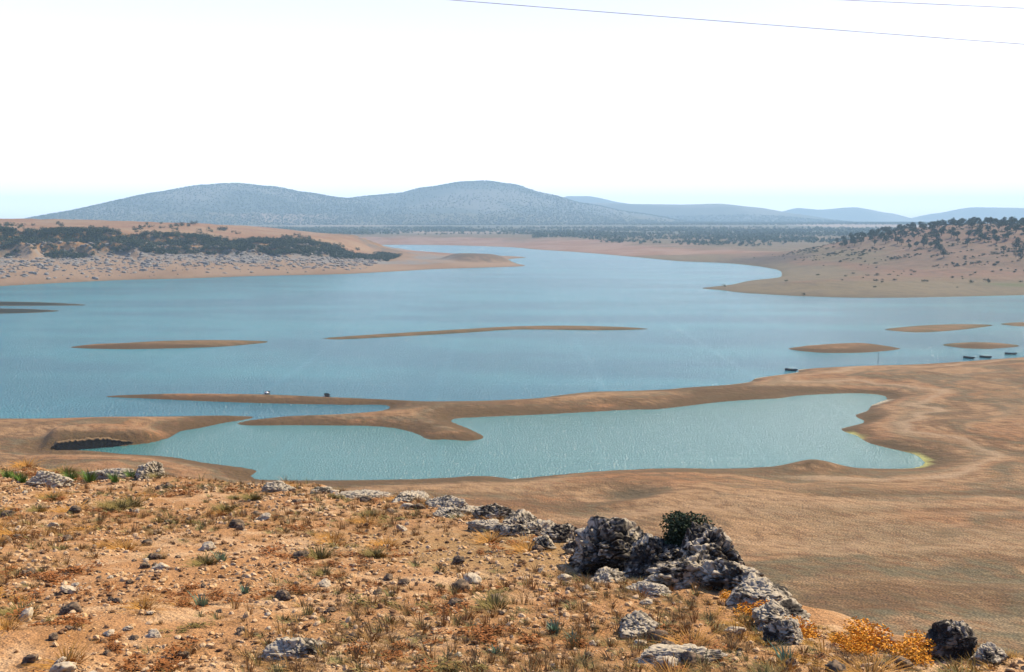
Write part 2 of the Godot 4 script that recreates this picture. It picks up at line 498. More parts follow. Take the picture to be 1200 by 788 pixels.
func ball(level: int) -> Array:
	if ball_cache.has(level):
		return ball_cache[level]
	var v: Array = []
	var f: Array = []
	if level == 0:
		var t := (1.0 + sqrt(5.0)) / 2.0
		for p in [[-1, t, 0], [1, t, 0], [-1, -t, 0], [1, -t, 0], [0, -1, t], [0, 1, t], [0, -1, -t], [0, 1, -t], [t, 0, -1], [t, 0, 1], [-t, 0, -1], [-t, 0, 1]]:
			v.append(Vector3(p[0], p[1], p[2]).normalized())
		f = [[0, 11, 5], [0, 5, 1], [0, 1, 7], [0, 7, 10], [0, 10, 11], [1, 5, 9], [5, 11, 4], [11, 10, 2], [10, 7, 6], [7, 1, 8], [3, 9, 4], [3, 4, 2], [3, 2, 6], [3, 6, 8], [3, 8, 9], [4, 9, 5], [2, 4, 11], [6, 2, 10], [8, 6, 7], [9, 8, 1]]
	else:
		var lower := ball(level - 1)
		v = lower[0].duplicate()
		var mids := {}
		for t in lower[1]:
			var m := []
			for k in 3:
				var a: int = mini(t[k], t[(k + 1) % 3])
				var b: int = maxi(t[k], t[(k + 1) % 3])
				var key := a * 1000000 + b
				if not mids.has(key):
					mids[key] = v.size()
					v.append(((v[a] + v[b]) as Vector3).normalized())
				m.append(mids[key])
			f.append_array([[t[0], m[0], m[2]], [t[1], m[1], m[0]], [t[2], m[2], m[1]], m])
	ball_cache[level] = [v, f]
	return ball_cache[level]

# A weathered limestone block: size in metres, jagged 0..1, cuts = flat broken faces, pits = solution hollows.
func rock(seed_: int, level: int, size: Vector3, jagged: float, cuts: int, pits: float, pale: Color, dark: Color, lichen: float) -> ArrayMesh:
	var g := RandomNumberGenerator.new()
	g.seed = seed_
	var src := ball(level)
	var planes := []
	for k in cuts:
		var n := Vector3(g.randf_range(-1, 1), g.randf_range(-0.6, 1), g.randf_range(-1, 1)).normalized()
		planes.append([n, g.randf_range(0.55, 0.85)])
	var o := Vector3(seed_ % 97, seed_ % 31, seed_ % 53) * 7.0
	var pos := PackedVector3Array()
	var col := PackedColorArray()
	var big := maxf(size.x, size.z)
	for p: Vector3 in src[0]:
		var r := 1.0
		for pl in planes:
			var dn: float = p.dot(pl[0])
			if dn > 0.05:
				r = minf(r, pl[1] / dn)
		var w := p * r * size
		var e := n_soft.get_noise_3dv(p * 70.0 + o) * 0.9 + 0.3 * n_soft.get_noise_3dv(p * 170.0 + o)
		var crack := absf(n_ridge.get_noise_3dv(p * Vector3(55, 110, 55) + o))
		w *= 1.0 + jagged * (0.5 * e - 0.35 * smoothstep(0.12, 0.0, crack))
		if pits > 0.0:
			var hole := n_cell.get_noise_3dv(w * 420.0 / maxf(big, 0.2) * 0.3 + o)
			w -= p * big * pits * smoothstep(-0.45, -0.9, hole) * 0.12
			w += p * big * pits * n_soft.get_noise_3dv(w * 420.0 + o) * 0.07
		if w.y < -size.y * 0.45:
			w.y = -size.y * 0.45
		pos.append(w)
		var t := 1.1 * n_mid.get_noise_3dv(w * 45.0 + o) + 0.5 * n_fine.get_noise_3dv(w * 55.0 + o)
		var cc := pale.lerp(dark, smoothstep(0.2 - lichen * 0.8, 0.42 - lichen * 0.8, t))
		col.append(cc.lerp(pale * 0.7, smoothstep(0.1, 0.5, n_fine.get_noise_3dv(w * 30.0 - o)) * 0.5))
	return faces(pos, src[1], col)

func faces(pos: PackedVector3Array, tris: Array, col: PackedColorArray) -> ArrayMesh:
	var nor := PackedVector3Array()
	nor.resize(pos.size())
	var idx := PackedInt32Array()
	for t in tris:
		var n := (pos[t[1]] - pos[t[0]]).cross(pos[t[2]] - pos[t[0]])
		for k in t:
			nor[k] += n
		idx.append_array([t[0], t[2], t[1]])
	for i in nor.size():
		nor[i] = nor[i].normalized()
	var arr := []
	arr.resize(Mesh.ARRAY_MAX)
	arr[Mesh.ARRAY_VERTEX] = pos
	arr[Mesh.ARRAY_NORMAL] = nor
	arr[Mesh.ARRAY_COLOR] = col
	arr[Mesh.ARRAY_INDEX] = idx
	var m := ArrayMesh.new()
	m.add_surface_from_arrays(Mesh.PRIMITIVE_TRIANGLES, arr)
	return m

# ---------------------------------------------------------------- plants
func leaf_quad(st: SurfaceTool, at: Vector3, along: Vector3, across: Vector3, c: Color) -> void:
	st.set_color(c)
	var p := [at - along * 0.5, at + across * 0.5, at + along * 0.5, at - across * 0.5]
	for k in [0, 1, 2, 0, 2, 3]:
		st.add_vertex(p[k])

# leaf sprays through several lobes; spread in metres
func crown_mesh(seed_: int, lobes: Array, n: int, leaf: float, c: Color) -> ArrayMesh:
	var g := RandomNumberGenerator.new()
	g.seed = seed_
	var st := SurfaceTool.new()
	st.begin(Mesh.PRIMITIVE_TRIANGLES)
	for i in n:
		var lb: Array = lobes[g.randi() % lobes.size()]
		var dir := Vector3(g.randfn(), g.randfn(), g.randfn()).normalized()
		var at: Vector3 = lb[0] + dir * lb[1] * pow(g.randf(), 0.4)
		var along := Vector3(g.randfn(), g.randfn() * 0.7, g.randfn()).normalized() * leaf * g.randf_range(0.6, 1.4)
		var across := along.cross(Vector3(g.randfn(), g.randfn(), g.randfn())).normalized() * leaf * g.randf_range(0.4, 0.8)
		leaf_quad(st, at, along, across, c * g.randf_range(0.7, 1.35))
	st.generate_normals()
	return st.commit()

func limb(st: SurfaceTool, a: Vector3, b: Vector3, ra: float, rb: float, sides := 7) -> void:
	var w := (b - a).normalized()
	var u := w.cross(Vector3(0.31, 0.2, 0.93)).normalized()
	var v := w.cross(u)
	for k in sides:
		var t0 := TAU * k / sides
		var t1 := TAU * (k + 1) / sides
		var e0 := u * cos(t0) + v * sin(t0)
		var e1 := u * cos(t1) + v * sin(t1)
		for p in [a + e0 * ra, a + e1 * ra, b + e0 * rb, b + e0 * rb, a + e1 * ra, b + e1 * rb]:
			st.add_vertex(p)

func make_tree(seed_: int, tall: float) -> Node3D:
	var g := RandomNumberGenerator.new()
	g.seed = seed_
	var st := SurfaceTool.new()
	st.begin(Mesh.PRIMITIVE_TRIANGLES)
	var lobes := []
	limb(st, Vector3(0, -0.4, 0), Vector3(0.1, tall * 0.35, 0), tall * 0.045, tall * 0.03)
	for k in 6:
		var a := TAU * k / 6.0 + g.randf() * 0.7
		var tip := Vector3(cos(a) * tall * g.randf_range(0.16, 0.34), tall * g.randf_range(0.42, 0.78), sin(a) * tall * g.randf_range(0.16, 0.34))
		limb(st, Vector3(0.1, tall * 0.33, 0), tip, tall * 0.022, tall * 0.008, 5)
		lobes.append([tip, tall * g.randf_range(0.15, 0.24)])
	lobes.append([Vector3(0, tall * 0.8, 0), tall * 0.2])
	st.generate_normals()
	var t := Node3D.new()
	place("trunk", st.commit(), M.bark, Vector3.ZERO, t)
	place("crown", crown_mesh(seed_ + 5, lobes, 520, tall * 0.10, c3(0.030, 0.045, 0.026)), M.leaf, Vector3.ZERO, t)
	return t

# a dry tuft: thin tapering blades leaning out from one root
func tuft(seed_: int, n: int, tall: float, spread: float, wide: float, stiff: float) -> ArrayMesh:
	var g := RandomNumberGenerator.new()
	g.seed = seed_
	var st := SurfaceTool.new()
	st.begin(Mesh.PRIMITIVE_TRIANGLES)
	for i in n:
		var a := g.randf() * TAU
		var lean := pow(g.randf(), 0.7) * spread
		var l := tall * g.randf_range(0.45, 1.15)
		var out := Vector3(cos(a), 0, sin(a))
		var root := out * g.randf() * spread * 0.35 * tall + Vector3(0, -0.02, 0)
		var midp := root + out * lean * l * 0.4 + Vector3.UP * l * 0.6
		var tip := root + out * lean * l * lerpf(1.25, 0.9, stiff) + Vector3.UP * l * lerpf(0.8, 1.0, stiff)
		var side := Vector3(-sin(a + 0.6), 0, cos(a + 0.6)) * wide * g.randf_range(0.6, 1.3)
		var s := g.randf_range(0.65, 1.3)
		st.set_color(Color(s, s, s))
		for p in [root - side, root + side, midp + side * 0.7, root - side, midp + side * 0.7, midp - side * 0.7, midp - side * 0.7, midp + side * 0.7, tip]:
			st.add_vertex(p)
	st.generate_normals()
	return st.commit()

func ground_at(x: float, d: float) -> Vector3:
	return Vector3(x, height(x, d), -d)

func turned(at: Vector3, size: Vector3, lean := 0.0) -> Transform3D:
	var b := Basis.from_euler(Vector3(rng.randfn() * lean, rng.randf() * TAU, rng.randfn() * lean)).scaled_local(size)
	return Transform3D(b, at)

# ---------------------------------------------------------------- the place
func _ready() -> void:
	rng.seed = 20
	var cam := Camera3D.new()
	cam.name = "camera"
	cam.fov = 35.0
	cam.position = Vector3(0, EYE, 0)
	cam.rotation_degrees = Vector3(-6.21, 0, 0)
	cam.near = 0.1
	cam.far = 40000.0
	add_child(cam)
	cam.current = true
	var env := Environment.new()
	env.background_mode = Environment.BG_SKY
	var air := ProceduralSkyMaterial.new()
	air.sky_top_color = Color(0.19, 0.40, 0.71)
	air.sky_horizon_color = Color(0.985, 0.985, 1.0)
	air.sky_curve = 0.19
	air.sky_energy_multiplier = 1.06
	air.ground_horizon_color = Color(0.8, 0.78, 0.74)
	air.ground_bottom_color = Color(0.45, 0.36, 0.26)
	air.sun_angle_max = 60.0
	air.sun_curve = 0.5
	var sky := Sky.new()
	sky.sky_material = air
	env.sky = sky
	env.background_energy_multiplier = 0.86
	env.tonemap_mode = Environment.TONE_MAPPER_LINEAR
	env.tonemap_exposure = 2.0
	env.sdfgi_enabled = true
	env.ssao_enabled = true
	env.ssil_enabled = true
	env.fog_enabled = true
	env.fog_density = 0.000165
	env.fog_light_color = Color(0.74, 0.895, 1.0)
	var we := WorldEnvironment.new()
	we.name = "world_environment"
	we.environment = env
	add_child(we)
	var sun := DirectionalLight3D.new()
	sun.name = "sun"
	sun.light_color = Color(1.0, 0.95, 0.86)
	sun.light_energy = 1.6
	sun.light_angular_distance = 0.5
	sun.shadow_enabled = true
	add_child(sun)
	var az := deg_to_rad(50.0)
	var el := deg_to_rad(43.0)
	sun.look_at_from_position(Vector3.ZERO, -Vector3(sin(az) * cos(el), sin(el), -cos(az) * cos(el)))

	n_soft = noise(FastNoiseLite.TYPE_SIMPLEX_SMOOTH, 3, 0.02, 3)
	n_mid = noise(FastNoiseLite.TYPE_SIMPLEX_SMOOTH, 8, 0.05, 5)
	n_fine = noise(FastNoiseLite.TYPE_SIMPLEX, 5, 0.25, 3)
	n_ridge = noise(FastNoiseLite.TYPE_SIMPLEX_SMOOTH, 11, 0.03, 3)
	n_cell = noise(FastNoiseLite.TYPE_CELLULAR, 13, 0.05, 1)
	n_cell.cellular_return_type = FastNoiseLite.RETURN_DISTANCE
	make_materials()
	print("materials ", Time.get_ticks_msec())

	# shores
	var ring := smooth_ring(SHORE)
	var segs := edges(ring)
	for isl in ISLANDS:
		segs.append_array(edges(smooth_ring(isl)))
	near_field = Field.new(-240, 300, 60, 484, 1.5, 95, segs)
	far_field = Field.new(-1100, 1300, 300, 2100, 6.0, 520, segs)
	print("fields ", Time.get_ticks_msec())

	build_land()
	print("land ", Time.get_ticks_msec())
	build_water(ring)
	build_cut_bank()
	build_far_woods()
	build_west_bank()
	build_east_hill()
	print("banks ", Time.get_ticks_msec())
	build_outcrop()
	build_stones()
	build_plants()
	print("slope ", Time.get_ticks_msec())
	build_boats()
	build_wires()

func make_materials() -> void:
	var grit := grey_texture(noise(FastNoiseLite.TYPE_SIMPLEX, 21, 0.02, 6), 1024, 0.66, 1.0)
	var crumbs := noise(FastNoiseLite.TYPE_CELLULAR, 22, 0.035, 3)
	crumbs.cellular_return_type = FastNoiseLite.RETURN_DISTANCE
	var crumb := grey_texture(crumbs, 1024, 0.0, 1.0)
	var speck := grey_texture(noise(FastNoiseLite.TYPE_SIMPLEX, 24, 0.11, 4), 1024, 0.42, 1.0)
	M.slope = ground_material(speck, crumb, 2.2, 2.5)
	M.plain = ground_material(speck, grit, 37.0, 45.0)
	M.country = ground_material(speck, grit, 70.0, 60.0)
	M.hills = ground_material(speck, grit, 900.0, 500.0)
	M.rock = ground_material(grit, crumb, 0.9, 0.35)
	M.stone = tinted_material(0.95)
	M.bark = plain_material(Color(0.30, 0.25, 0.20))
	M.leaf = tinted_material(0.8)
	M.leaf.backlight = Color(0.15, 0.15, 0.1)
	M.far_leaf = tinted_material(0.9)
	M.straw = tinted_material(0.85)
	M.straw.backlight = Color(0.35, 0.3, 0.2)
	M.wood = plain_material(Color(0.17, 0.16, 0.15), 0.7)
	M.wood_light = plain_material(Color(0.42, 0.36, 0.28), 0.8)
	M.white_paint = plain_material(Color(0.85, 0.84, 0.8), 0.6)
	M.wire = plain_material(Color(0.60, 0.62, 0.66), 0.6)
	M.glaze = plain_material(Color(0.35, 0.22, 0.16), 0.3)
	for k in ["lake", "lagoon"]:
		var m := StandardMaterial3D.new()
		m.vertex_color_use_as_albedo = true
		m.roughness = 0.19
		m.metallic_specular = 0.32
		m.uv1_triplanar = true
		m.uv1_world_triplanar = true
		m.uv1_scale = Vector3.ONE / (38.0 if k == "lake" else 26.0)
		var waves := noise(FastNoiseLite.TYPE_SIMPLEX, 31, 0.045, 4)
		var im := waves.get_seamless_image(1024, 1024)
		im.convert(Image.FORMAT_RGBA8)
		im.bump_map_to_normal_map(10.0)
		m.normal_enabled = true
		m.normal_texture = ImageTexture.create_from_image(im)
		m.normal_scale = 1.7 if k == "lake" else 0.9
		M[k] = m

func build_land() -> void:
	setting("stony_slope", sheet(-20, 9, 3, 33, 0.085, slope_height, slope_color), M.slope)
	var near := sheet(-70, 110, -20, 62, 1.0, height, func(x, d, h): return plain_color(x, d, h, 40.0), Rect2(-19, 4, 27, 28))
	setting("hillside", near, M.plain)
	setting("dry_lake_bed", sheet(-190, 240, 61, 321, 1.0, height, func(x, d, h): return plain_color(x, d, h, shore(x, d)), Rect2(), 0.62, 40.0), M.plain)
	setting("far_shore", sheet(-1000, 1200, 320, 2060, 3.5, height, func(x, d, h): return country_color(x, d, h, shore(x, d)), Rect2(), 0.60, 40.0), M.country)
	var hc := func(x, d, h): return hills_color(x, d, h)
	setting("hills", sheet(-5000, 5300, 2030, 8400, 35.0, hills_height, hc, Rect2(), 0.62, 100.0), M.hills)

func build_water(ring: PackedVector2Array) -> void:
	var tone := func(x, d, h):
		var a := n_soft.get_noise_2d(x * 0.25, d * 1.1) + 0.5 * n_soft.get_noise_2d(x * 1.2, d * 4.0)
		return c3(0.006, 0.105, 0.135).lerp(c3(0.018, 0.155, 0.18), smoothstep(-0.4, 0.5, a))
	setting("lake", sheet(-1000, 1200, 130, 1740, 10.0, func(_x, _d): return 0.0, tone, Rect2(), 0.62, 60.0), M.lake)
	# the lagoon behind the spits holds greener, stiller water
	var pool := PackedVector2Array()
	for i in range(6 * 3 + 2, 84 * 3 + 1):
		pool.append(ring[i])
	var grown := Geometry2D.offset_polygon(pool, 1.2, Geometry2D.JOIN_ROUND)
	var poly: PackedVector2Array = grown[0]
	var tri := Geometry2D.triangulate_polygon(poly)
	var st := SurfaceTool.new()
	st.begin(Mesh.PRIMITIVE_TRIANGLES)
	tri.reverse()
	for k in tri:
		st.set_color(c3(0.045, 0.135, 0.125))
		st.set_normal(Vector3.UP)
		st.add_vertex(Vector3(poly[k].x, 0.012, -poly[k].y))
	setting("lagoon", st.commit(), M.lagoon)

# the undercut clay bank at the lagoon's west end: a crumbling face under a lip of turf
func build_cut_bank() -> void:
	var foot := [Vector2(-77.2, 172.2), Vector2(-75.2, 173.2), Vector2(-73.0, 174.6), Vector2(-71.0, 175.6), Vector2(-69.0, 176.4), Vector2(-67.0, 177.2), Vector2(-65.2, 178.6), Vector2(-63.8, 179.6)]
	var st := SurfaceTool.new()
	st.begin(Mesh.PRIMITIVE_TRIANGLES)
	var rows := []
	for i in 57:
		var t := i / 8.0
		var k := mini(int(t), 6)
		var p: Vector2 = foot[k].lerp(foot[k + 1], t - k)
		var inland: Vector2 = (foot[k + 1] - foot[k]).normalized().orthogonal() * -1.0
		if inland.y < 0.0:
			inland = -inland
		var j := n_fine.get_noise_2d(i * 2.0, 1.0) * 0.35
		var tall := 1.45 * smoothstep(-0.5, 9.0, i) * smoothstep(60.0, 30.0, i) + n_fine.get_noise_2d(i * 1.3, 9.0) * 0.16
		var row := []
		for q in [[0.3, -0.4], [0.35 + j, 0.25], [0.5 + j, 0.6], [0.25 + j, 0.85], [-0.05 + j, 1.0], [0.6, 1.06], [2.2, 1.0], [4.5, 0.55]]:
			var c: Vector2 = p + inland * (q[0] - 0.5)
			row.append(Vector3(c.x, q[1] * tall, -c.y))
		rows.append(row)
	for i in 56:
		for k in 7:
			st.set_color(c3(0.13, 0.085, 0.045) if k < 4 else c3(0.27, 0.165, 0.075))
			for v in [rows[i][k], rows[i][k + 1], rows[i + 1][k], rows[i + 1][k], rows[i][k + 1], rows[i + 1][k + 1]]:
				st.add_vertex(v)
	st.generate_normals()
	setting("cut_bank", st.commit(), M.plain)

# ---------------------------------------------------------------- woods on the far shore and the hills
func build_far_woods() -> void:
	var lobes := [[Vector3(0, 2.6, 0), 1.7], [Vector3(1.0, 2.0, 0.4), 1.2], [Vector3(-0.9, 2.1, -0.5), 1.2]]
	var small := crown_mesh(71, lobes, 46, 1.3, c3(0.05, 0.068, 0.032))
	var xf := []
	var tries := 0
	while xf.size() < 13000 and tries < 90000:
		tries += 1
		var d := 1350.0 + 1500.0 * rng.randf()
		var x := rng.randf_range(-0.56, 0.58) * d
		var dens := n_soft.get_noise_2d(x * 0.12, d * 0.12) + 0.45
		if x < 0.02 * d and d < 2000.0:
			continue
		if d < 2050.0 and shore(x, d) < 190.0 + n_soft.get_noise_2d(x * 0.3, d * 0.3) * 160.0:
			continue
		if rng.randf() > dens * 1.3:
			continue
		var h := country_height(x, d, shore(x, d)) if d < 2045.0 else hills_height(x, d)
		var s := rng.randf_range(0.8, 1.7)
		xf.append(turned(Vector3(x, h - 0.2, -d), Vector3(s, s * rng.randf_range(0.8, 1.2), s)))
	scatter("forest", small, M.far_leaf, xf, [], "dark olive wood along the far shore below the hills", "forest")
	var speck := crown_mesh(72, [[Vector3(0, 2.2, 0), 2.2]], 14, 3.4, c3(0.05, 0.062, 0.032))
	xf = []
	tries = 0
	while xf.size() < 42000 and tries < 200000:
		tries += 1
		var d := rng.randf_range(2900.0, 5200.0)
		var x := rng.randf_range(-0.52, 0.45) * d
		var h := hills_height(x, d)
		if h < 22.0 or rng.randf() > 0.6 + n_soft.get_noise_2d(x * 0.06, d * 0.06):
			continue
		var s := rng.randf_range(0.5, 1.15)
		xf.append(turned(Vector3(x, h - 0.3, -d), Vector3(s, s, s)))
	scatter("hill_scrub", speck, M.far_leaf, xf, [], "scattered scrub speckling the blue hills", "scrub")

func shrub_meshes(seed_: int, c: Color) -> Array:
	var out := []
	for k in 4:
		var g := RandomNumberGenerator.new()
		g.seed = seed_ + k
		var lobes := []
		for j in 5:
			lobes.append([Vector3(g.randf_range(-1.1, 1.1), g.randf_range(0.4, 1.0), g.randf_range(-0.8, 0.8)), g.randf_range(0.5, 0.85)])
		out.append(crown_mesh(seed_ + 40 + k, lobes, 190, 0.36, c))
	return out

func build_west_bank() -> void:
	var shrubs := shrub_meshes(300, c3(0.04, 0.05, 0.026))
	var spots := []
	var tries := 0
	while spots.size() < 2000 and tries < 120000:
		tries += 1
		var x := rng.randf_range(-620.0, -105.0)
		var d := rng.randf_range(640.0, 1000.0)
		if absf(x) > 0.55 * d:
			continue
		var s := shore(x, d)
		var w := n_soft.get_noise_2d(x * 0.9, d * 0.9)
		var p := smoothstep(78.0, 86.0, s + w * 10.0) * smoothstep(128.0, 116.0, s + w * 10.0)
		p *= 1.0 if absf(s + w * 10.0 - 112.0) < 9.0 else (0.7 if absf(s + w * 10.0 - 88.0) < 4.5 else 0.10)
		p = maxf(p, 0.008 if s > 125.0 and s < 300.0 else 0.0)
		if rng.randf() < p:
			spots.append([x, d, rng.randf_range(0.9, 2.2)])
	spots.sort_custom(func(a, b): return a[2] / a[1] > b[2] / b[1])
	var rest := []
	for i in spots.size():
		var q: Array = spots[i]
		var at := ground_at(q[0], q[1])
		if i < 230:
			var o := place("bank_shrub", shrubs[i % 4], M.leaf, at)
			o.transform = turned(at, Vector3(q[2] * 1.3, q[2], q[2]))
			var ledge := shore(q[0], q[1])
			var share := "plateau above" if ledge > 125.0 else ("upper ledge of" if ledge > 100.0 else "lower ledge of")
			tag(o, "dark evergreen shrub on the %s the west bank" % share, "shrub", "shrubs on the %s the west bank" % share)
		else:
			rest.append(turned(at, Vector3(q[2] * 1.4, q[2] * 1.1, q[2])))
	scatter("bank_shrubbery", shrubs[1], M.leaf, rest, [], "dark low shrubbery lining the ledges of the west bank", "shrubbery")
	# fallen limestone on the beach below the ledges
	var blocks := []
	for k in 4:
		blocks.append(rock(500 + k, 2, Vector3(1.0, 0.7, 0.8), 0.35, 5, 0.0, c3(0.21, 0.19, 0.165), c3(0.08, 0.07, 0.06), 0.4))
	rest = []
	var found := []
	tries = 0
	while found.size() < 2400 and tries < 40000:
		tries += 1
		var x := rng.randf_range(-560.0, -110.0)
		var d := rng.randf_range(620.0, 960.0)
		if absf(x) > 0.55 * d:
			continue
		var s := shore(x, d)
		if rng.randf() < smoothstep(5.0, 62.0, s) * smoothstep(112.0, 84.0, s) * 0.8 + (0.02 if s > 1.0 and s < 60.0 else 0.0):
			found.append([x, d, 0.5 + 1.6 * pow(rng.randf(), 3.0)])
	found.sort_custom(func(a, b): return a[2] / a[1] > b[2] / b[1])
	for i in found.size():
		var q: Array = found[i]
		var at := ground_at(q[0], q[1])
		if i < 120:
			var o := place("bank_boulder", blocks[i % 4], M.stone, at)
			o.transform = turned(at, Vector3(q[2] * 1.4, q[2], q[2]), 0.15)
			tag(o, "grey limestone block strewn below the ledges of the west bank", "boulder", "boulders on the west bank")
		else:
			rest.append(turned(at, Vector3(q[2] * 1.4, q[2], q[2]), 0.15))
	scatter("bank_rubble", blocks[0], M.stone, rest, [], "grey rubble strewn across the west beach", "rubble")

func build_east_hill() -> void:
	var kinds := []
	for k in 5:
		kinds.append(make_tree(600 + k * 17, 5.0))
	var spots := []
	var tries := 0
	while spots.size() < 290 and tries < 40000:
		tries += 1
		var x := rng.randf_range(180.0, 520.0)
		var d := rng.randf_range(690.0, 990.0)
		if x > 0.52 * d or shore(x, d) < 40.0:
			continue
		var h := height(x, d)
		var keep := smoothstep(15.0, 20.0, h + n_soft.get_noise_2d(x, d) * 5.0) + (0.05 if h > 11.0 else 0.0)
		if rng.randf() > keep:
			continue
		var close := false
		for q in spots:
			if Vector2(q[0] - x, q[1] - d).length() < 4.6:
				close = true
				break
		if not close:
			spots.append([x, d])
	for i in spots.size():
		var q: Array = spots[i]
		var o: Node3D = kinds[i % 5].duplicate()
		o.name = numbered("holm_oak")
		add_child(o)
		o.transform = turned(ground_at(q[0], q[1]), Vector3.ONE * rng.randf_range(0.75, 1.35))
		var share := "western shoulder" if q[0] < 0.35 * q[1] else ("crest" if height(q[0], q[1]) > 24.0 else "flank facing the lake")
		tag(o, "dark round evergreen oak on the %s of the eastern hill" % share, "tree", "oaks on the %s of the eastern hill" % share)
	for k in kinds:
		k.free()
	var shrubs := shrub_meshes(340, c3(0.05, 0.055, 0.03))
	var rest := []
	tries = 0
	while rest.size() < 1700 and tries < 60000:
		tries += 1
		var x := rng.randf_range(110.0, 480.0)
		var d := rng.randf_range(560.0, 1000.0)
		if x > 0.52 * d or shore(x, d) < 25.0:
			continue
		var h := height(x, d)
		if rng.randf() < smoothstep(3.0, 14.0, h) * smoothstep(-0.05, 0.25, n_soft.get_noise_2d(x * 0.8, d * 1.6)) + 0.01:
			var s := rng.randf_range(0.35, 0.95)
			rest.append(turned(ground_at(x, d), Vector3(s * 1.4, s * 0.8, s)))
	scatter("hill_shrubbery", shrubs[0], M.leaf, rest, [], "low dark scrub patched over the eastern hillside", "shrubbery")
	for q in [[255.5, 592.0, 1.2, "upright dark bush on the eastern beach beside a wider bush"], [265.5, 596.0, 1.5, "wide dark bush on the eastern beach beside an upright bush"], [147.0, 537.0, 0.8, "lone dark bush at the waterline of the eastern beach"], [118.0, 594.0, 1.0, "dark bush near the tip of the eastern point"]]:
		var at := ground_at(q[0], q[1])
		var o := place("beach_bush", shrubs[2], M.leaf, at)
		o.transform = turned(at, Vector3.ONE * q[2])
		tag(o, q[3], "bush")

# ---------------------------------------------------------------- the near slope
const PALE := Color(0.45, 0.37, 0.26)
const DARK := Color(0.045, 0.039, 0.031)

func boulder(x: float, d: float, size: Vector3, turn: float, seed_: int, level: int, jagged: float, pits: float, lichen: float, label: String, sink := 0.3, called := "limestone_boulder") -> void:
	var m := rock(seed_, level, size * 0.5, jagged, 8, pits, PALE, DARK, lichen)
	var at := Vector3(x, slope_height(x, d) + size.y * (0.5 - sink), -d)
	var o := place(called, m, M.rock, at)
	o.rotation.y = turn
	tag(o, label, "boulder")

